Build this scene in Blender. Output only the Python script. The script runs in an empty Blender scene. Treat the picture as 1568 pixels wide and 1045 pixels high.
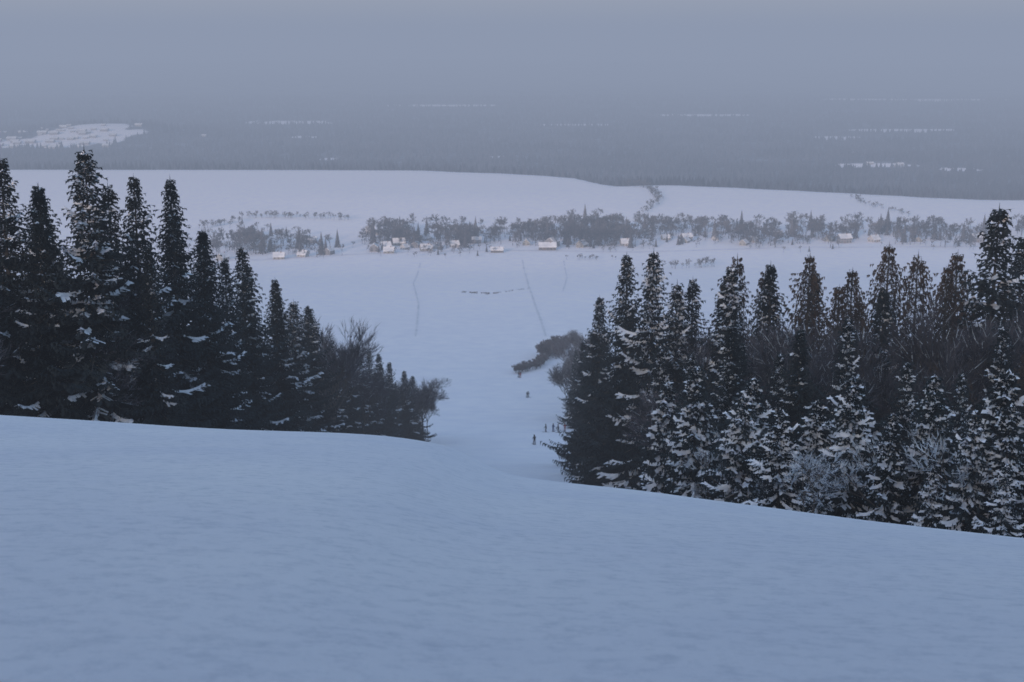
import bpy, math, random
import numpy as np
from mathutils import Vector, Matrix
random.seed(7); rng=np.random.default_rng(7)
scene=bpy.context.scene
COL=scene.collection

# ------------------------------------------------------------ terrain shape
def mono(xs,ys):
    xs=np.array(xs,float); ys=np.array(ys,float)
    h=np.diff(xs); d=np.diff(ys)/h
    m=np.zeros(len(xs)); m[0]=d[0]; m[-1]=d[-1]
    for i in range(1,len(xs)-1):
        if d[i-1]*d[i]<=0: m[i]=0
        else:
            w1=2*h[i]+h[i-1]; w2=h[i]+2*h[i-1]
            m[i]=(w1+w2)/(w1/d[i-1]+w2/d[i])
    def f(x):
        x=np.clip(np.asarray(x,float),xs[0],xs[-1])
        i=np.clip(np.searchsorted(xs,x)-1,0,len(xs)-2)
        t=(x-xs[i])/h[i]
        return ((2*t**3-3*t**2+1)*ys[i]+(t**3-2*t**2+t)*h[i]*m[i]
                +(-2*t**3+3*t**2)*ys[i+1]+(t**3-t**2)*h[i]*m[i+1])
    return f
prof=mono([-30000,-1500,-650,-300,-100,0,30,45,60,100,150,170,260,400,550,800,1070,1340,1900,30000],
          [165,165,155,78,24,-1.7,-9.9,-14.36,-19.6,-35,-48.6,-53.5,-76,-101,-118,-144,-167,-171,-175,-175])  # unseen hill behind the camera, raised to keep sun off the near slope
cross=mono([-400,-60,-17.1,-10.6,-4.5,-2.4,0,4.7,10.2,17.1,60,400],
           [5.5,4.6,2.23,1.78,1.5,1.2,0.15,-.5,-1.4,-2.45,-7.5,-9])
crest_d=mono([-20000,-600,-150,-75,73,130,174,355,562,20000],
             [1960,1925,1915,1890,1808,1690,1705,1628,1528,1450])
def sstep(x,a,b):
    t=np.clip((x-a)/(b-a),0,1); return t*t*(3-2*t)
def wob(x,y,L,s):
    r=0
    for k in range(5):
        a=s*1.7+k*2.1; w=2*math.pi/(L*(.6+.35*k))
        r=r+np.sin(w*(x*math.cos(a)+y*math.sin(a))+k*1.3+s)*np.cos(w*.7*(x*math.sin(a*1.3)-y*math.cos(a))+s*2)
    return r/5
def ground(x,y):
    x=np.asarray(x,float); y=np.asarray(y,float)
    z=prof(y)
    lat=np.where(y<45,np.clip(y,-30,45)/45,1-sstep(y,60,240))
    z=z+cross(x)*lat
    z=z-32*sstep(y-crest_d(x),0,260)
    z=z+wob(x,y,11,1)*.045*sstep(y,4,20)*(1-sstep(y,300,600))
    z=z+wob(x,y,2.3,6)*.009*(1-sstep(y,60,120))
    z=z+wob(x,y,40,2)*.35*sstep(y,70,180)
    z=z+wob(x,y,300,3)*1.2*sstep(y,500,900)*(1-sstep(y,1500,1700))
    z=z+3.0*np.exp(-((x+60)/190)**2-((y-1560)/130)**2)
    z=z+32*np.exp(-((x+850)/190)**2-((y-3010)/200)**2)+10*np.exp(-((x+1120)/160)**2-((y-2950)/200)**2)
    z=z+9*np.exp(-((x-620)/160)**2-((y-2420)/120)**2)
    far=sstep(y,3000,9000)
    z=z+far*(60+55*wob(x,y,5200,5))+sstep(y,9000,16000)*170*(1+.5*wob(x,y,7000,8))
    return z
def gz(x,y): return float(ground(x,y))
edgeL=mono([50,80,150,200,235,270,300,420],[-20,-21,-21,-21,-18,-14.5,-16,-40])
edgeR=mono([40,60,85,130,200,300,400,520],[9,11,9.5,10.5,8,13,16,30])

clear=[(-850,2880,105,140),(-1010,2760,170,70),(-330,2520,36,22),(-25,2540,18,16),(590,2320,75,34),(735,2270,50,18),(640,2620,20,40),
       (900,3300,120,60),(-560,3600,120,50),(150,3500,90,40),(500,3900,140,50),(-200,4400,160,50),(700,3050,60,40),(-450,3050,40,30),(1300,4800,300,80)]
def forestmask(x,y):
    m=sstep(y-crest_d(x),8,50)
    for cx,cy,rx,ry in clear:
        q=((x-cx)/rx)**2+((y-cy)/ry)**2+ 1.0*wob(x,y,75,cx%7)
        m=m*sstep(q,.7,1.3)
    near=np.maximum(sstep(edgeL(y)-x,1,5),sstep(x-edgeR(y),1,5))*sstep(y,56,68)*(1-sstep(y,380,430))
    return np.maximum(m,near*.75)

# ------------------------------------------------------------ materials
def newmat(name):
    m=bpy.data.materials.new(name); m.use_nodes=True
    nt=m.node_tree; b=nt.nodes['Principled BSDF']
    b.inputs['Specular IOR Level'].default_value=.15
    b.inputs['Roughness'].default_value=.8
    return m,nt,b
def noise(nt,scale,detail=4,coord='Object',rough=.55,vec=None):
    tc=nt.nodes.new('ShaderNodeTexCoord'); n=nt.nodes.new('ShaderNodeTexNoise')
    n.inputs['Scale'].default_value=scale; n.inputs['Detail'].default_value=detail; n.inputs['Roughness'].default_value=rough
    nt.links.new(vec if vec else tc.outputs[coord],n.inputs['Vector']); return n
def ramp(nt,src,p0,c0,p1,c1):
    r=nt.nodes.new('ShaderNodeValToRGB'); e=r.color_ramp.elements
    e[0].position=p0; e[0].color=(*c0,1); e[1].position=p1; e[1].color=(*c1,1)
    nt.links.new(src,r.inputs['Fac']); return r
def varmat(name,c0,c1,scale=1.5,rough=.85,objvar=0.0):
    m,nt,b=newmat(name); b.inputs['Roughness'].default_value=rough
    n=noise(nt,scale,1); r=ramp(nt,n.outputs['Fac'],.3,c0,.7,c1); out=r.outputs['Color']
    if objvar>0:
        oi=nt.nodes.new('ShaderNodeObjectInfo'); hs=nt.nodes.new('ShaderNodeHueSaturation')
        mr=nt.nodes.new('ShaderNodeMapRange'); mr.inputs['To Min'].default_value=1-objvar; mr.inputs['To Max'].default_value=1+objvar
        nt.links.new(oi.outputs['Random'],mr.inputs['Value']); nt.links.new(mr.outputs['Result'],hs.inputs['Value'])
        nt.links.new(out,hs.inputs['Color']); out=hs.outputs['Color']
    nt.links.new(out,b.inputs['Base Color']); return m

def terrain_mat():
    m,nt,b=newmat('snowy_ground'); L=nt.links
    b.inputs['Roughness'].default_value=.75
    n1=noise(nt,.16,4); r1=ramp(nt,n1.outputs['Fac'],.3,(.82,.785,.87),.7,(.92,.87,.92))
    n2=noise(nt,3.4,6,rough=.8); r2=ramp(nt,n2.outputs['Fac'],.32,(.80,.82,.85),.52,(1,1,1))
    mx=nt.nodes.new('ShaderNodeMix'); mx.data_type='RGBA'; mx.blend_type='MULTIPLY'; mx.inputs[0].default_value=1
    L.new(r1.outputs['Color'],mx.inputs[6]); L.new(r2.outputs['Color'],mx.inputs[7])
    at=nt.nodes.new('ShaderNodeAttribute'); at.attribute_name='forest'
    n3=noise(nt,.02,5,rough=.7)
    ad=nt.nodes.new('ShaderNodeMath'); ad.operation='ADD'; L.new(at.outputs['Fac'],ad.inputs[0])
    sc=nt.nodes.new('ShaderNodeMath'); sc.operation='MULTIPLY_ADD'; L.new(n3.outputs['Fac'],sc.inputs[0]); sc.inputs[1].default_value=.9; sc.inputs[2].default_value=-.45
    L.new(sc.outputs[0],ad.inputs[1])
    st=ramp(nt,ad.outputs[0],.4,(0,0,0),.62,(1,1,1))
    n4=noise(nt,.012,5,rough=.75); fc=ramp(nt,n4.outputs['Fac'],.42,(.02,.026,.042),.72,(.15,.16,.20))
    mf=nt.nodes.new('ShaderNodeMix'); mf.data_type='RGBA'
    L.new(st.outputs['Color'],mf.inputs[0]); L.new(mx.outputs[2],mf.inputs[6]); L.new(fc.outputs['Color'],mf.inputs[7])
    L.new(mf.outputs[2],b.inputs['Base Color'])
    b1=noise(nt,2.4,8,rough=.76)
    bp=nt.nodes.new('ShaderNodeBump'); bp.inputs['Strength'].default_value=.8; bp.inputs['Distance'].default_value=.22
    L.new(b1.outputs['Fac'],bp.inputs['Height']); L.new(bp.outputs['Normal'],b.inputs['Normal'])
    return m
M_ground=terrain_mat()
M_needle=varmat('spruce_needles',(.011,.016,.019),(.030,.036,.039),.9,.8,.3)
M_snow=varmat('branch_snow',(.68,.69,.76),(.82,.81,.86),3,.8)
M_bark=varmat('bark',(.05,.042,.038),(.10,.085,.075),4)
M_larch=varmat('larch_twigs',(.046,.034,.030),(.092,.066,.053),.8,.9,.2)
M_twig=varmat('bare_twigs',(.050,.046,.055),(.10,.092,.105),.6,.9,.25)
M_frost=varmat('frosted_twigs',(.30,.32,.36),(.5,.53,.58),.8,.9)
M_vtwig=varmat('valley_twigs',(.032,.032,.044),(.09,.086,.10),.02,.9)
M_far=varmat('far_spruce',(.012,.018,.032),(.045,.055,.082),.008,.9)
M_path=varmat('trodden_snow',(.60,.59,.66),(.78,.75,.81),.15)
M_grass=varmat('dry_grass_blades',(.05,.05,.055),(.10,.09,.09),.5)

# ------------------------------------------------------------ mesh helpers
class MB:
    def __init__(s): s.v=[]; s.f=[]; s.m=[]
    def tri(s,a,b,c,m=0):
        i=len(s.v); s.v+= [a,b,c]; s.f.append((i,i+1,i+2)); s.m.append(m)
    def quad(s,a,b,c,d,m=0):
        i=len(s.v); s.v+= [a,b,c,d]; s.f.append((i,i+1,i+2,i+3)); s.m.append(m)
    def tube(s,a,b,ra,rb,n=5,m=0):
        a=Vector(a); b=Vector(b); d=(b-a).normalized()
        u=d.orthogonal().normalized(); w=d.cross(u); i=len(s.v)
        for p,r in((a,ra),(b,rb)):
            for k in range(n):
                t=2*math.pi*k/n; s.v.append(tuple(p+u*math.cos(t)*r+w*math.sin(t)*r))
        for k in range(n):
            k2=(k+1)%n; s.f.append((i+k,i+k2,i+n+k2,i+n+k)); s.m.append(m)
    def box(s,x0,y0,z0,x1,y1,z1,m=0):
        i=len(s.v); s.v+=[(x0,y0,z0),(x1,y0,z0),(x1,y1,z0),(x0,y1,z0),(x0,y0,z1),(x1,y0,z1),(x1,y1,z1),(x0,y1,z1)]
        for f in((0,3,2,1),(4,5,6,7),(0,1,5,4),(1,2,6,5),(2,3,7,6),(3,0,4,7)):
            s.f.append(tuple(i+k for k in f)); s.m.append(m)
    def mesh(s,name,mats):
        me=bpy.data.meshes.new(name); me.from_pydata([tuple(v) for v in s.v],[],s.f)
        for x in mats: me.materials.append(x)
        me.polygons.foreach_set('material_index',s.m); me.update(); return me
def obj(name,me,loc=(0,0,0),rot=0,scale=(1,1,1),parent=None):
    o=bpy.data.objects.new(name,me); o.location=loc; o.rotation_euler=(0,0,rot); o.scale=scale
    COL.objects.link(o)
    if parent: o.parent=parent
    return o
def tri_arrays(mb):
    V=np.array([tuple(v) for v in mb.v],float)
    T=[];M=[]
    for f,m in zip(mb.f,mb.m):
        T.append((f[0],f[1],f[2])); M.append(m)
        if len(f)==4: T.append((f[0],f[2],f[3])); M.append(m)
    return V,np.array(T),np.array(M)
def mass(name,protos,places,mats):
    """one mesh made of many placed copies: places = (proto index,x,y,z,rot,sx,sz)"""
    Vs=[];Ts=[];Ms=[];off=0
    arr=[tri_arrays(p) for p in protos]
    for pi,x,y,z,r,sx,sz in places:
        V,T,M=arr[pi]; c,s=math.cos(r),math.sin(r)
        W=np.empty_like(V)
        W[:,0]=(V[:,0]*c-V[:,1]*s)*sx+x; W[:,1]=(V[:,0]*s+V[:,1]*c)*sx+y; W[:,2]=V[:,2]*sz+z
        Vs.append(W);Ts.append(T+off);Ms.append(M);off+=len(V)
    V=np.concatenate(Vs);T=np.concatenate(Ts);M=np.concatenate(Ms)
    me=bpy.data.meshes.new(name); me.vertices.add(len(V)); me.vertices.foreach_set('co',V.ravel())
    me.loops.add(len(T)*3); me.loops.foreach_set('vertex_index',T.ravel().astype(np.int32))
    me.polygons.add(len(T)); me.polygons.foreach_set('loop_start',np.arange(0,len(T)*3,3,dtype=np.int32))
    for x in mats: me.materials.append(x)
    me.polygons.foreach_set('material_index',M.astype(np.int32)); me.update(calc_edges=True)
    return obj(name,me)

# ------------------------------------------------------------ terrain mesh
def axis(lo,hi,n,c,ctr):
    a=math.asinh((lo-ctr)/c); b=math.asinh((hi-ctr)/c)
    return ctr+c*np.sinh(np.linspace(a,b,n))
X=axis(-14000,14000,560,9,0); Y=axis(-1800,26000,720,16,25)
nx,ny=len(X),len(Y)
GX,GY=np.meshgrid(X,Y); GZ=ground(GX,GY)
me=bpy.data.meshes.new('snowy_terrain')
co=np.stack([GX,GY,GZ],-1).reshape(-1,3)
me.vertices.add(len(co)); me.vertices.foreach_set('co',co.ravel())
I=np.arange(nx*ny).reshape(ny,nx)
Q=np.stack([I[:-1,:-1],I[:-1,1:],I[1:,1:],I[1:,:-1]],-1).reshape(-1,4)
me.loops.add(len(Q)*4); me.loops.foreach_set('vertex_index',Q.ravel().astype(np.int32))
me.polygons.add(len(Q)); me.polygons.foreach_set('loop_start',np.arange(0,len(Q)*4,4,dtype=np.int32))
me.polygons.foreach_set('use_smooth',np.ones(len(Q),bool))
me.update(calc_edges=True); me.materials.append(M_ground)
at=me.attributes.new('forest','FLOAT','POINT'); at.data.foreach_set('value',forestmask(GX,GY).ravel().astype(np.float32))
obj('snowy_terrain',me)

# ------------------------------------------------------------ trees
def conifer(seed,H,R,snow,density=1.0,low=.03,mode='spruce',fat=1.0):
    r=random.Random(seed); b=MB()
    b.tube((0,0,-1.5),(0,0,H*.5),H*.014+.05,H*.009,7,1); b.tube((0,0,H*.5),(0,0,H),H*.009,.015,6,1)
    z=H*low; larch=mode=='larch'
    side=[r.uniform(.75,1.25) for _ in range(6)]
    while z<H*.992:
        t=z/H; n=r.randint(6,8)
        env=R*(1-t)**.93*(.75+.25*min(1,t/.15))
        env*=1+.16*math.sin(z*1.3+seed)+.09*math.sin(z*3.3)
        a0=r.uniform(0,6.28)
        for k in range(n):
            az=a0+6.283*k/n+r.uniform(-.35,.35)
            zz=z+r.uniform(-.25,.25)
            L=env*r.uniform(.55,1.15)*side[int((az%6.283)/6.284*6)]+.10
            if r.random()<.12: L*=1.28
            if larch: el=math.radians(4+35*t+r.uniform(-8,8))
            else: el=math.radians(-26+ 60*t**1.8+r.uniform(-7,7))
            d=Vector((math.cos(az),math.sin(az),0)); sd=Vector((-d.y,d.x,0))
            curl=.20 if not larch else .1
            def P(s): return Vector((0,0,zz))+d*(s*L)+Vector((0,0,L*(s*math.tan(el)-.10*math.sin(s*3.1)+curl*s*s*s)))
            ns=max(3,int(L/(.28/density)))
            if L>.8: b.tube(P(0),P(.6),.035,.018,3,1)
            sn=r.random()<snow; s0=r.uniform(.1,.5); s1=s0+r.uniform(.35,.7)
            for i in range(1,ns+1):
                s=i/ns; p=P(s); 
                tl=(.22+.30*L*(1-s)**.7*.8)*r.uniform(.7,1.25)
                if larch:
                    for sg in(-1,1):
                        tl2=min(tl,.9)*1.1
                        q=p+sd*sg*tl2*.8+d*tl2*.5+Vector((0,0,r.uniform(-.35,.2)*tl2))
                        b.tri(p-d*.06,p+d*.06,q,0)
                        m_=p.lerp(q,.5); b.tri(m_-d*.06,m_+d*.06,m_+Vector((0,0,-tl2*.75))+d*tl2*.2,0)
                    continue
                for sg in(-1,1):
                    dr=-r.uniform(.12,.5)*tl
                    q=p+sd*sg*tl*r.uniform(.7,1)+d*tl*r.uniform(.35,.75)+Vector((0,0,dr))
                    b.tri(p-d*.14,p+d*.14,q,0)
                    mid=p.lerp(q,.55); h=r.uniform(.25,.55)*(.3+.7*(1-t))
                    b.tri(mid-(q-p)*.3,mid+(q-p)*.3,mid+Vector((0,0,-h))+d*.08,0)
                    if sn and s0<s<s1 and r.random()<.8:
                        w=r.uniform(.4,.95); up=Vector((0,0,.07))
                        b.quad(p-d*.14*fat+up,p+d*.14*fat+up,p.lerp(q,w)+d*.11*fat+up,p.lerp(q,w)-d*.09*fat+up,2)
                if sn and s0<s<s1:
                    w=(.07+.08*r.random())*fat; q0=P(s-1/ns); U=Vector((0,0,1))
                    b.quad(q0-sd*w,q0+U*.15*fat,p+U*.15*fat,p-sd*w,2); b.quad(q0+sd*w,q0+U*.15*fat,p+U*.15*fat,p+sd*w,2)
                if i==ns:
                    b.tri(p-sd*.07,p+sd*.07,p+d*.28+Vector((0,0,.05)),0)
        z+=(.22+.31*(1-t))*r.uniform(.8,1.2)/density**.5*(1.15 if larch else 1)
    b.tri((-.05,0,H*.98),(.05,0,H*.98),(0,0,H+.45),0); b.tri((0,-.05,H*.98),(0,.05,H*.98),(0,0,H+.45),0)
    return b

def bare(seed,H,spread,levels=5,nb=3,tw=.022,twl=1.0,frost=.15,base=.3):
    r=random.Random(seed); b=MB()
    def grow(p,d,L,rad,lv):
        q=p+d*L; mid=p.lerp(q,.5)+Vector((r.uniform(-1,1),r.uniform(-1,1),0))*L*.07
        if lv>=2:
            n=6 if lv==levels else 3
            b.tube(p,mid,rad,rad*.85,n,1); b.tube(mid,q,rad*.85,rad*.65,n,1)
        else:
            u=d.orthogonal().normalized(); u.rotate(Matrix.Rotation(r.uniform(0,3.14),3,d)); u*=max(rad,tw)
            b.tri(p-u,p+u,q,0 if r.random()>frost else 2)
        if lv==0: return
        k=nb+(1 if lv<3 else 0)
        for i in range(k):
            a=r.uniform(.25,.75)*spread; ax=d.orthogonal().normalized(); ax.rotate(Matrix.Rotation(r.uniform(0,6.28)+i*2.1,3,d))
            nd=d.copy(); nd.rotate(Matrix.Rotation(a,3,ax)); nd=(nd+Vector((0,0,.12))).normalized()
            st=p.lerp(q,r.uniform(.45,1)) if i else q
            grow(st,nd,L*r.uniform(.6,.85),rad*.6,lv-1)
    b.tube((0,0,-1),(0,0,max(.2,H*base)),H*.014+.02,H*.012,7,1)
    grow(Vector((0,0,H*base*.95)),Vector((r.uniform(-.08,.08),r.uniform(-.08,.08),1)).normalized(),H*.27,H*.011,levels)
    zm=max(v[2] for v in b.v); k=H/zm
    b.v=[(v[0]*k,v[1]*k,v[2]*k if v[2]>0 else v[2]) for v in b.v]
    return b

SM=[M_needle,M_bark,M_snow]
spr=[conifer(11,20,4.9,.11).mesh('spruce_a',SM),conifer(12,20,4.2,.07).mesh('spruce_b',SM),
     conifer(13,20,5.3,.13).mesh('spruce_c',SM),conifer(14,20,4.6,.08).mesh('spruce_d',SM),conifer(15,20,4.1,.14).mesh('spruce_e',SM)]
sprS=[conifer(21,20,4.9,.46,fat=1.2).mesh('snow_spruce_a',SM),conifer(22,20,5.3,.40,fat=1.2).mesh('snow_spruce_b',SM)]
fir=[conifer(31,8,2.8,.9,1.15,.02,fat=1.15).mesh('young_spruce_a',SM),conifer(32,8,3.2,.95,1.15,.02,fat=1.15).mesh('young_spruce_b',SM),conifer(33,8,2.6,.75,1.15,.02,fat=1.1).mesh('young_spruce_c',SM)]
LM=[M_larch,M_bark,M_snow]
lar=[conifer(41,20,4.8,0,1.1,.12,'larch').mesh('larch_a',LM),conifer(42,20,5.4,0,1.1,.12,'larch').mesh('larch_b',LM)]
TM=[M_twig,M_bark,M_frost]
dec=[bare(51,15,.85,6,4,.024,base=.12,frost=.05).mesh('bare_a',TM),bare(52,15,.75,6,4,.024,base=.12,frost=.04).mesh('bare_b',TM),bare(53,15,.95,6,4,.024,base=.1,frost=.05).mesh('bare_c',TM)]
FB=[bare(55,5,1.2,5,3,.020,1,.8,.08).mesh('frosted_shrub_a',TM),bare(56,5,1.3,5,3,.020,1,.75,.08).mesh('frosted_shrub_b',TM)]

def plant(name,pool,nomH,x,y,H,w=1.0):
    me=random.choice(pool); s=H/nomH
    return obj(name,me,(x,y,gz(x,y)-.1),random.uniform(0,6.28),(s*w,s*w,s))
def hero(kind,x,y,ztop,w=1.0):
    H=ztop-gz(x,y)
    if kind=='s': plant('spruce_tree',spr,20,x,y,H,w)
    if kind=='S': plant('snowy_spruce_tree',sprS,20,x,y,H,w)
    if kind=='f': plant('young_spruce_tree',fir,8,x,y,H,w)
    if kind=='l': plant('larch_tree',lar,20,x,y,H,w)
    if kind=='d': plant('bare_tree',dec,15,x,y,H,w)
# left wood edge
for k,x,y,z,w in [('s',-30.8,85,-7,1.1),('S',-25.7,85,-6.4,1.15),('s',-31,92,-9.4,1.1),('s',-28.4,84,-10.5,1.1),('s',-24.7,92,-8.8,.95),('s',-23.3,96,-9.3,1),
    ('s',-27,94,-9.5,1),('s',-22.7,87,-12.6,.95),('s',-29.6,88,-9.0,1),('s',-24.2,100,-12,1),('s',-22.4,101,-13.5,1),
    ('s',-33,88,-9,1.1),('s',-26.2,89,-10.5,1.1),
    ('s',-23.2,105,-14.2,1),('s',-22.3,115,-16.9,1),('s',-22.5,109,-16.8,1),('s',-22.2,130,-22.0,1.05),('S',-22.9,145,-26.8,1.1),('s',-23.4,138,-24.6,1.1),('s',-23.2,122,-19.5,1),
    ('d',-22.9,165,-31.6,.9),('s',-23,156,-29.5,1.1),('d',-23.2,185,-38.8,.9),('d',-22.9,176,-36,.9),('s',-22.8,205,-45.7,1),('s',-21.4,220,-49.3,1.0),('d',-21.8,210,-50,.95),
    ('s',-22.4,190,-42.5,1),('s',-22.1,212,-47,1),
    ('d',-21.2,196,-46,.9),('d',-19.9,235,-56.2,.95),('s',-20.4,228,-52.5,1),('d',-18.8,246,-60,1),('d',-18.2,255,-62.5,1),('d',-17.4,266,-66,1),('d',-17.2,276,-69.5,.9),('d',-18,272,-64.5,1),
    ('s',-19.0,262,-63,1.1),('s',-19.0,241,-57,1.1),
    ('d',-27,86,-15,1),('d',-32,80,-13,1)]: hero(k,x,y,z,w)
# right wood edge
for k,x,y,z,w in [('s',10.3,125,-18.9,.9),('S',12.0,118,-17.5,.95),('s',9.5,150,-27.3,.95),('s',9.9,190,-40.6,.95),('s',10.2,170,-35,.95),('S',13.1,110,-18.8,.95),
    ('s',14.6,112,-18.9,.95),('S',15.6,99,-15.8,.95),('l',17,105,-16.0,.95),('s',18.6,100,-15.8,.95),('l',21.4,100,-15.2,1),('S',19.5,80,-15.6,.9),('l',25,102,-16.6,1.1),
    ('l',28.4,105,-15.2,1.1),('l',29.8,95,-15.2,1.0),('s',33,95,-11.2,1.15),('s',36.7,100,-13.8,1.1),('l',35.2,110,-16.6,1.1),('l',31.5,108,-16.3,1.1),
    ('l',19.7,108,-17.6,1),('s',23.1,106,-17.4,1),('s',26.6,99,-17.4,1),('l',22.9,97,-17,1),('s',16.2,106,-18.2,1),
    ('s',11.6,135,-26,.95),('s',10.8,160,-33,.95),('d',22,86,-17.3,1),('d',26,88,-16.8,1),('d',17,88,-18,1),('d',29,86,-16.8,1),('l',23.6,94,-17.4,1),('S',25,76,-18.0,1),
    ('S',12.0,92,-20.5,.95),('S',13.2,84,-18.9,.95),('S',16,82,-18.2,.95),('S',30,84,-17,.95),('S',28,72,-17,1),('d',13.4,98,-20.0,1),('d',32,90,-15.6,1),('d',20,92,-17.5,1),('S',11.2,104,-22.5,.9),('S',22.5,78,-17.8,.95)]:
    hero(k,x,y,z,w)
for x,y,z,w in [(10.0,74,-17.4,1),(9.8,86,-21.2,1),(11.2,66,-16.9,1),(12.1,61,-16.3,1),(13.9,62,-16.1,1),(15,60,-14.9,1),(15.8,56.5,-15.2,1.05),
    (17.6,57,-14.4,1),(18.2,53.5,-14.3,1.05),(19.4,53,-13.9,1),(21.2,54,-13.8,1.1),(12.4,70,-17,1),(16.5,66,-16,1),(19.5,63,-15.2,1),(22.5,62,-14.8,1),(10.8,79,-19.8,1),(23.5,57,-14.4,1.1),
    (13.2,58,-17.4,1),(16.8,54,-16.4,1),(18.9,51.5,-15.8,1)]:
    hero('f',x,y,z,w)
for i in range(32):
    y=random.uniform(53,82); x=float(edgeR(y))+random.uniform(.8,9); plant('frosted_shrub',FB,5,x,y,random.uniform(2.2,5.5),1.1)
def fill(side,n,y0,y1):
    pts=[]; k=0
    while len(pts)<n and k<n*60:
        k+=1
        y=random.uniform(y0,y1)
        if side<0: x=float(edgeL(y))-random.uniform(2.5,.30*y+5)
        else: x=float(edgeR(y))+random.uniform(3,.30*y+8)
        if all((x-a)**2+(y-b)**2>11 for a,b in pts): pts.append((x,y))
    for x,y in pts:
        q=random.random()
        deep=min(1,(y-60)/60)
        H=random.uniform(11,14)+3*deep
        if side>0 and y<78: H=random.uniform(7,10)
        if q<.62: plant('spruce_tree',spr,20,x,y,H,1.15)
        elif q<.8: plant('bare_tree',dec,15,x,y,H*.95,1.0)
        elif side>0: plant('larch_tree',lar,20,x,y,H,1.1)
        else: plant('spruce_tree',spr,20,x,y,H,1.15)
fill(-1,78,80,285); fill(1,66,72,230)
for k,x,y,H,w in [('s',13.5,300,15,.9),('d',13.8,312,15,1),('s',15,322,17,.95),('d',14.5,335,16,1),('d',17,345,18,1),('s',18,330,18,1),('d',16.5,370,16,1),('d',19,390,16,1),('d',21,420,17,1),('s',21,360,18,1),('d',24,400,17,1),('d',18,440,13,1),('d',22,450,15,1)]:
    hero(k,x,y,gz(x,y)+H,w)

# ------------------------------------------------------------ valley vegetation
vt=[bare(61,11,1.05,4,3,.14,1,0,.1),bare(62,11,1.2,4,3,.14,1,0,.08),bare(63,11,.9,4,3,.14,1,0,.12)]
vs=MB()
for k in range(9):
    z=1.2*k; R_=3.0*(1-k/9.3)
    for j in range(7):
        a=j*.898+k*.5; vs.tri((R_*math.cos(a),R_*math.sin(a),z),(R_*math.cos(a+.7)*.8,R_*math.sin(a+.7)*.8,z+.2),(0,0,z+2.4))
vt.append(vs)
VM=[M_vtwig,M_vtwig,M_frost]
def one(x,y,h0,h1,sp=.10):
    H=h0+(h1-h0)*random.random()**1.5
    if random.random()<sp: return (3,x,y,gz(x,y),random.uniform(0,6.28),H/11,H*1.15/11)
    s=H/11; return (random.randrange(3),x,y,gz(x,y),random.uniform(0,6.28),s*random.uniform(1,1.5),s)
def strip(pts,n,w,h0,h1):
    out=[]
    for _ in range(n):
        i=random.randrange(len(pts)-1); t=random.random()
        x=pts[i][0]*(1-t)+pts[i+1][0]*t+random.gauss(0,w); y=pts[i][1]*(1-t)+pts[i+1][1]*t+random.gauss(0,w)
        out.append(one(x,y,h0,h1,.03))
    return out
def patch(x0,x1,y0,y1,n,h0=5,h1=17):
    out=[]
    while len(out)<n:
        x=random.uniform(x0,x1)+random.gauss(0,9); y=random.uniform(y0,y1)+random.gauss(0,11)
        if wob(x,y,46,4)<-.05+random.uniform(-.15,.15): continue
        out.append(one(x,y,h0,h1))
    return out
P=[]
P+=patch(-240,-200,1085,1180,60)+patch(-205,-143,1108,1170,75)+patch(-245,-180,1180,1240,40,6,11)+patch(-290,-235,1130,1330,40,5,9)
P+=patch(-125,-35,1150,1280,250)+patch(-140,-20,1100,1150,45,4,8)+patch(-40,30,1175,1280,140)+patch(25,108,1155,1265,230)+patch(0,110,1135,1160,25,4,8)+patch(108,170,1205,1300,100)
P+=patch(168,272,1170,1280,210)+patch(270,385,1175,1290,190)+patch(60,110,1230,1290,50,9,18)+patch(385,520,1185,1280,90)+patch(120,400,1145,1190,60,4,9)
mass('village_trees',vt,P,VM)
hd=strip([(-285,1290),(-262,1345)],30,3,4,7)+strip([(-262,1375),(-215,1370),(-155,1350)],70,3,4,8)+strip([(160,1700),(163,1600),(158,1520),(118,1345)],110,2.6,3,8)
hd+=strip([(150,1720),(160,1690)],14,6,6,10)+strip([(385,1580),(375,1500),(395,1380)],56,2.5,3,6)
hd+=strip([(118,1030),(150,1040)],22,5,4,8)+strip([(50,1080),(78,1085)],16,3,3,5)
mass('field_hedgerow',vt,hd,VM)
vh=[bare(71,4,1.3,4,4,.06,1,0,.08),bare(72,4,1.2,4,4,.06,1,.1,.08)]
hb=[]
for pts,n_,wd,h0,h1 in [([(.8,448),(8,462),(12,490)],90,1.1,1.6,3.4),([(12,490),(19,515)],60,1.8,3,7)]:
    for _ in range(n_):
        i=random.randrange(len(pts)-1); t=random.random(); x=pts[i][0]*(1-t)+pts[i+1][0]*t+random.gauss(0,wd*.6); y=pts[i][1]*(1-t)+pts[i+1][1]*t+random.gauss(0,wd)
        s=random.uniform(h0,h1)/4; hb.append((random.randrange(2),x,y,gz(x,y),random.uniform(0,6.28),s*1.2,s))
mass('piste_hedge',vh,hb,[M_twig,M_twig,M_frost])
g=MB()
r=random.Random(5)
for _ in range(900):
    t=r.random()
    if r.random()<.6: x=-29+19*t+r.gauss(0,1.2); y=822-20*t+10*t*t+r.gauss(0,3)*(1-t*.5)
    else: x=-14+25*t*t+r.gauss(0,1); y=806+44*t*t+r.gauss(0,2)
    if math.sin(x*.9)>.6: continue
    z=gz(x,y); h=r.uniform(.12,.45); a=r.uniform(0,3.14); w=r.uniform(.1,.35)
    g.tri((x-w*math.cos(a),y-w*math.sin(a),z),(x+w*math.cos(a),y+w*math.sin(a),z),(x+r.uniform(-.3,.3),y,z+h))
obj('dry_grass',g.mesh('dry_grass',[M_grass]))
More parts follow.
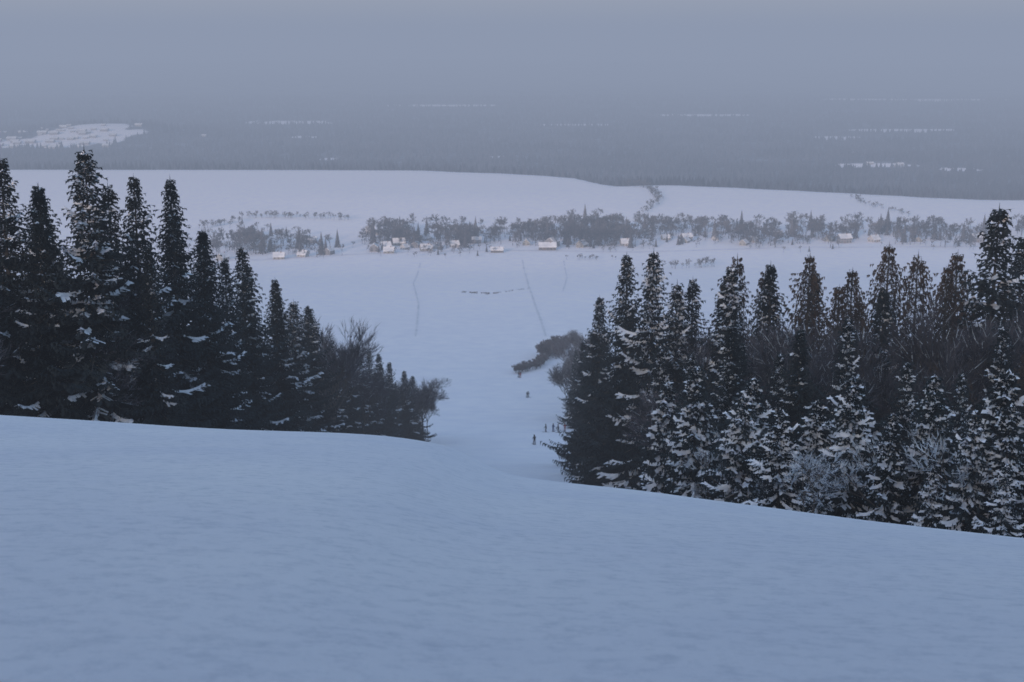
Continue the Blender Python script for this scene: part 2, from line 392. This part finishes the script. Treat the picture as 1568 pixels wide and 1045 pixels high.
def ribbon(name,pts,w,mat,lift=.06):
    b=MB(); L=[]
    for (x0,y0),(x1,y1) in zip(pts[:-1],pts[1:]):
        n=max(2,int(math.hypot(x1-x0,y1-y0)/4))
        for i in range(n): L.append((x0+(x1-x0)*i/n,y0+(y1-y0)*i/n))
    L.append(pts[-1]); pv=None
    for i,(x,y) in enumerate(L):
        a=L[max(0,i-1)]; c=L[min(len(L)-1,i+1)]; dx,dy=c[0]-a[0],c[1]-a[1]; l=math.hypot(dx,dy)
        ww=w*(1+.35*math.sin(i*1.7)+.2*math.sin(i*.6)); nx_,ny_=-dy/l*ww/2,dx/l*ww/2
        row=[(x+nx_,y+ny_,gz(x+nx_,y+ny_)+lift),(x-nx_,y-ny_,gz(x-nx_,y-ny_)+lift)]
        if pv: b.quad(pv[1],row[1],row[0],pv[0])
        pv=row
    obj(name,b.mesh(name,[mat]))
ribbon('snow_path',[(8,1080),(10,950),(10.5,860),(12,760),(13.5,640),(14,570)],1.1,M_path,.1)
ribbon('snow_path',[(-70,1060),(-64,900),(-50,740),(-41,590),(-40,570)],.9,M_path,.1)
ribbon('snow_path',[(40,1075),(38,960),(30,820)],.9,M_path,.1)
ribbon('village_road',[(-320,1075),(-200,1082),(-90,1128),(0,1138),(100,1128),(230,1160),(420,1165)],4,M_path,.15)

# far forest
n=34000
yy=1500+ (rng.random(n)**1.5)*3400; xx=(rng.random(n)*2-1)*(yy*.42+60)
fm=forestmask(xx,yy); keep=(fm>.8)&(yy-crest_d(xx)>12)&(wob(xx,yy,420,9)+rng.normal(0,.15,n)>-.42); xx=xx[keep];yy=yy[keep]; zz=ground(xx,yy)
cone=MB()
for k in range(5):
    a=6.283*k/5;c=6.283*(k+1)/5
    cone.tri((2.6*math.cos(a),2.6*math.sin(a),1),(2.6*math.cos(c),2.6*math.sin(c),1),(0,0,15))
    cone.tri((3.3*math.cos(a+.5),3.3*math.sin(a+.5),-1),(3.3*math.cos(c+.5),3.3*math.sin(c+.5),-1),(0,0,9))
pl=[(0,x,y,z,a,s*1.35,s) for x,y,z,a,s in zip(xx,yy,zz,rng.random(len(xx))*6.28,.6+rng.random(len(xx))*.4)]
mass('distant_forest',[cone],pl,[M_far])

# ------------------------------------------------------------ houses
M_wall=[varmat('render_cream',(.19,.19,.19),(.26,.255,.25),1),varmat('render_grey',(.14,.14,.16),(.20,.20,.22),1),
        varmat('render_brown',(.09,.085,.085),(.13,.12,.12),1),varmat('render_white',(.28,.28,.30),(.36,.36,.38),1)]
M_roofs=varmat('roof_snow',(.42,.44,.50),(.66,.67,.72),.15); M_tile=varmat('roof_tile',(.12,.07,.06),(.18,.1,.08),2)
M_glass,_,gb=newmat('window_glass'); gb.inputs['Base Color'].default_value=(.03,.035,.045,1); gb.inputs['Roughness'].default_value=.2
M_door=varmat('door_wood',(.08,.05,.03),(.13,.08,.05),3)
def houseparts(L,W,h,rh):
    P={}
    a=MB(); a.box(-L/2,-W/2,-1.5,L/2,W/2,h)
    a.tri((-L/2,-W/2,h),(-L/2,W/2,h),(-L/2,0,h+rh)); a.tri((L/2,-W/2,h),(L/2,W/2,h),(L/2,0,h+rh)); P['walls']=a
    b=MB(); o=.6; t=.35; sl=rh/(W/2)
    for s in(-1,1):
        e=(W/2+o)*s; ze=h-o*sl
        lo=[(-L/2-o,e,ze+.02),(L/2+o,e,ze+.02),(L/2+o,0,h+rh+.02),(-L/2-o,0,h+rh+.02)]; hi=[(x,y,z+t) for x,y,z in lo]
        b.quad(*lo,1); b.quad(*hi,0)
        for i in range(4):
            if i==2: continue
            j=(i+1)%4; b.quad(lo[i],lo[j],hi[j],hi[i],0)
    P['roof']=b
    w=MB(); nfl=2 if h>4 else 1
    for fl in range(nfl):
        z0=.9+fl*2.7
        for s in(-1,1):
            for k in range(int(L//3)):
                x=-L/2+1.6+k*(L-3.2)/max(1,int(L//3)-1)
                if fl==0 and s<0 and k==1: continue
                w.box(x-.55,s*(W/2+.02)-.03,z0,x+.55,s*(W/2+.02)+.03,z0+1.3)
            for y in(-W/4,W/4): w.box(s*(L/2+.02)-.03,y-.5,z0,s*(L/2+.02)+.03,y+.5,z0+1.3)
    P['windows']=w
    d=MB(); x=-L/2+1.6+(L-3.2)/max(1,int(L//3)-1); d.box(x-.5,-W/2-.06,0,x+.5,-W/2+.01,2.1); P['door']=d
    c=MB(); c.box(L*.15,-.9,h+rh*.5,L*.15+.7,-.3,h+rh+1.1); P['chimney']=c
    return P
var=[]
for i,(L,W,h,rh) in enumerate([(11,8,3,3.8),(12,9,5.2,3.4),(16,9,3.4,3.6),(9,8,3,3.6)]):
    P_=houseparts(L,W,h,rh); ms={}
    for k,b in P_.items():
        ml={'walls':[M_wall[i]],'roof':[M_roofs,M_tile],'windows':[M_glass],'door':[M_door],'chimney':[M_tile]}[k]
        ms[k]=b.mesh(f'house{i}_{k}',ml)
    var.append(ms)
def house(v,x,y,rot,s=1):
    e=obj('village_house',None,(x,y,gz(x,y)),rot,(s,s,s))
    for k,me_ in var[v].items(): obj(k,me_,parent=e)
hr=random.Random(3)
for v,x,y,ro in [(0,-182,1088,.2),(3,-165,1100,-.3),(1,-146,1114,1.1),(3,-128,1262,.4),(0,-118,1250,.9),(1,-112,1134,1.3),(0,-99,1122,-.2),(3,-88,1146,.9),(0,-95,1172,.1),
    (0,-70,1136,.3),(3,-62,1150,1.4),(3,-48,1160,.2),(2,-12,1126,.05),(0,12,1174,1.3),(2,29,1142,-.1),(1,34,1164,.9),(0,58,1160,1.2),(3,95,1168,.2),(0,133,1208,.1),(0,148,1190,1.3),
    (1,150,1202,.1),(3,176,1208,1.2),(0,195,1174,1.1),(3,206,1192,0),(1,283,1190,.2),(0,272,1200,1.1),(3,310,1196,.4),(0,350,1200,1),(1,398,1196,.1),(3,120,1240,.3),(0,235,1235,.2),(0,-225,1084,.9),
    (1,-170,1190,.2),(0,-210,1160,.5),(3,-75,1205,1.1),(1,-30,1185,.1),(3,-104,1150,.4),(1,-80,1158,1.2)]: house(v,x,y,ro+hr.uniform(-.3,.3),hr.uniform(.62,.9))
hb_=MB(); r=random.Random(9)
def farhouse(x,y,s):
    z=gz(x,y); L=9*s;W=7*s;h=4*s
    hb_.box(x-L,y-W,z-2,x+L,y+W,z+h,1)
    hb_.quad((x-L-1,y-W-1,z+h),(x+L+1,y-W-1,z+h),(x+L+1,y,z+h*1.9),(x-L-1,y,z+h*1.9),0)
    hb_.quad((x-L-1,y+W+1,z+h),(x+L+1,y+W+1,z+h),(x+L+1,y,z+h*1.9),(x-L-1,y,z+h*1.9),0)
for _ in range(60): farhouse(r.gauss(-900,100),r.uniform(2700,3000),r.uniform(.4,1.0))
for _ in range(3): farhouse(r.uniform(540,680),r.uniform(2310,2340),r.uniform(.5,.7))
obj('distant_hamlet',hb_.mesh('distant_hamlet',[M_roofs,M_wall[1]]))

# ------------------------------------------------------------ skiers
M_jack=[varmat('ski_jacket_dark',(.012,.014,.02),(.03,.03,.04),5),varmat('ski_jacket_red',(.14,.02,.02),(.2,.03,.03),5),varmat('ski_jacket_blue',(.02,.035,.10),(.03,.05,.14),5)]
M_skin=varmat('skin',(.45,.28,.2),(.5,.32,.24),5); M_helm=varmat('helmet',(.02,.02,.02),(.04,.04,.04),5); M_ski=varmat('ski_plastic',(.05,.05,.06),(.09,.08,.08),5)
def skin(name,pts,edges,rad,mat,root=0):
    me=bpy.data.meshes.new(name); me.from_pydata(pts,edges,[]); o=bpy.data.objects.new(name,me); COL.objects.link(o)
    o.modifiers.new('s','SKIN'); o.modifiers.new('u','SUBSURF').levels=1
    for i,rr in enumerate(rad): me.skin_vertices[0].data[i].radius=(rr,rr); 
    for i in range(len(pts)): me.skin_vertices[0].data[i].use_root=(i==root)
    dg=bpy.context.evaluated_depsgraph_get(); m2=bpy.data.meshes.new_from_object(o.evaluated_get(dg)); bpy.data.objects.remove(o)
    m2.materials.clear(); m2.materials.append(mat); m2.polygons.foreach_set('use_smooth',[True]*len(m2.polygons)); return m2
bp=[(0,0,.92),(0,.03,1.15),(0,.08,1.38),(0,.12,1.50),(0,.14,1.56),
    (-.19,.08,1.40),(-.27,.12,1.12),(-.25,.36,1.05),(.19,.08,1.40),(.27,.12,1.12),(.25,.36,1.05),
    (-.11,0,.88),(-.13,.14,.50),(-.13,-.02,.10),(-.13,.14,.06),(.11,0,.88),(.13,.14,.50),(.13,-.02,.10),(.13,.14,.06)]
be=[(0,1),(1,2),(2,3),(3,4),(2,5),(5,6),(6,7),(2,8),(8,9),(9,10),(0,11),(11,12),(12,13),(13,14),(0,15),(15,16),(16,17),(17,18)]
br=[.17,.16,.17,.07,.06,.085,.06,.05,.085,.06,.05,.11,.085,.07,.06,.11,.085,.07,.06]
bodies=[skin('skier_body',bp,be,br,m) for m in M_jack]
headm=skin('skier_head',[(0,.15,1.56),(0,.16,1.64),(0,.16,1.72),(0,.25,1.64)],[(0,1),(1,2),(1,3)],[.07,.095,.085,.02],M_skin)
helm=skin('skier_helmet',[(0,.13,1.68),(0,.14,1.75),(0,.09,1.66)],[(0,1),(0,2)],[.12,.09,.10],M_helm)
hands=MB()
for s in(-1,1):
    hands.tube((s*.25,.36,1.05),(s*.25,.44,1.04),.045,.05,6)
    for k in range(4): hands.tube((s*.25+(k-1.5)*.022,.43,1.04),(s*.25+(k-1.5)*.022,.48-.004*k,.99),.012,.009,4)
    hands.tube((s*.25-s*.04,.40,1.05),(s*.25-s*.055,.45,1.02),.014,.01,4)
handm=hands.mesh('gloves',[M_helm])
sk=MB()
for s in(-1,1):
    sk.box(s*.13-.045,-.75,0,s*.13+.045,.78,.02); sk.quad((s*.13-.045,.78,.0),(s*.13+.045,.78,.0),(s*.13+.02,.98,.1),(s*.13-.02,.98,.1))
    sk.box(s*.13-.055,-.12,.02,s*.13+.055,.22,.09)
skm=sk.mesh('skis',[M_ski])
po=MB()
for s in(-1,1):
    po.tube((s*.25,.47,1.12),(s*.34,.15,.02),.012,.008,5); po.tube((s*.335,.165,.07),(s*.336,.163,.08),.05,.05,8)
pom=po.mesh('ski_poles',[M_ski])
def skier(x,y,rot,c,s=1.0):
    e=obj('skier',None,(x,y,gz(x,y)+.02),rot,(s,s,s))
    obj('body',bodies[c],parent=e);obj('head',headm,parent=e);obj('helmet',helm,parent=e);obj('gloves',handm,parent=e);obj('skis',skm,parent=e);obj('ski_poles',pom,parent=e)
skier(4.3,258,.4,0,1.08);skier(7.3,290,1.2,0);skier(8.8,291,-.6,2);skier(9.9,289,2,0);skier(11.4,292,.3,1)
skier(4.3,385,.2,0);skier(4.8,386,1.5,0);skier(2.2,438,.5,0);skier(2.7,437,.1,1)

# ------------------------------------------------------------ haze, sky, light, camera
def haze(name,bounds,sig,col):
    hz=MB(); hz.box(*bounds)
    mh=bpy.data.materials.new(name); mh.use_nodes=True; nt=mh.node_tree; nt.nodes.clear()
    out=nt.nodes.new('ShaderNodeOutputMaterial'); ab=nt.nodes.new('ShaderNodeVolumeAbsorption'); em=nt.nodes.new('ShaderNodeEmission'); ad=nt.nodes.new('ShaderNodeAddShader')
    ab.inputs['Color'].default_value=(0,0,0,1); ab.inputs['Density'].default_value=sig
    em.inputs['Color'].default_value=(*col,1); em.inputs['Strength'].default_value=sig  # airlight is a fixed emission colour, not scattered sunlight
    nt.links.new(ab.outputs[0],ad.inputs[0]); nt.links.new(em.outputs[0],ad.inputs[1]); nt.links.new(ad.outputs[0],out.inputs['Volume'])
    obj('glowing_haze',hz.mesh('glowing_haze',[mh]))
haze('valley_haze_glow',(-26000,-2600,-420,26000,33000,95),.00047,(.266,.314,.425))
haze('high_haze_glow',(-26000,4500,97,26000,33000,1500),.00018,(.42,.44,.485))  # added far bank, its grey glow lightens the low sky

SE=math.radians(11); S=Vector((-.35,-.94,0)).normalized(); sd=Vector((S.x*math.cos(SE),S.y*math.cos(SE),math.sin(SE)))
w=bpy.data.worlds.new('World'); scene.world=w; w.use_nodes=True; nt=w.node_tree
bg=nt.nodes['Background']; sky=nt.nodes.new('ShaderNodeTexSky'); sky.sky_type='NISHITA'; sky.sun_disc=False
sky.sun_elevation=SE; sky.sun_rotation=math.atan2(S.x,S.y)%(2*math.pi); sky.air_density=1; sky.dust_density=1; sky.ozone_density=1.2
bg.inputs['Strength'].default_value=.33; nt.links.new(sky.outputs[0],bg.inputs['Color'])
l=bpy.data.lights.new('sun','SUN'); l.energy=7; l.angle=math.radians(5); l.color=(1,.74,.60)
lo=bpy.data.objects.new('sun',l); lo.rotation_euler=sd.to_track_quat('Z','Y').to_euler(); COL.objects.link(lo)
cam=bpy.data.cameras.new('camera'); cam.lens=49.45; cam.sensor_width=36; cam.clip_end=60000; cam.clip_start=.1
cam.dof.use_dof=True; cam.dof.focus_distance=28; cam.dof.aperture_fstop=1.9
co_=bpy.data.objects.new('camera',cam); co_.location=(0,0,0); co_.rotation_euler=(math.radians(90-12.1),0,0); COL.objects.link(co_)
scene.camera=co_
scene.view_settings.view_transform='Standard'; scene.view_settings.look='None'; scene.view_settings.exposure=0
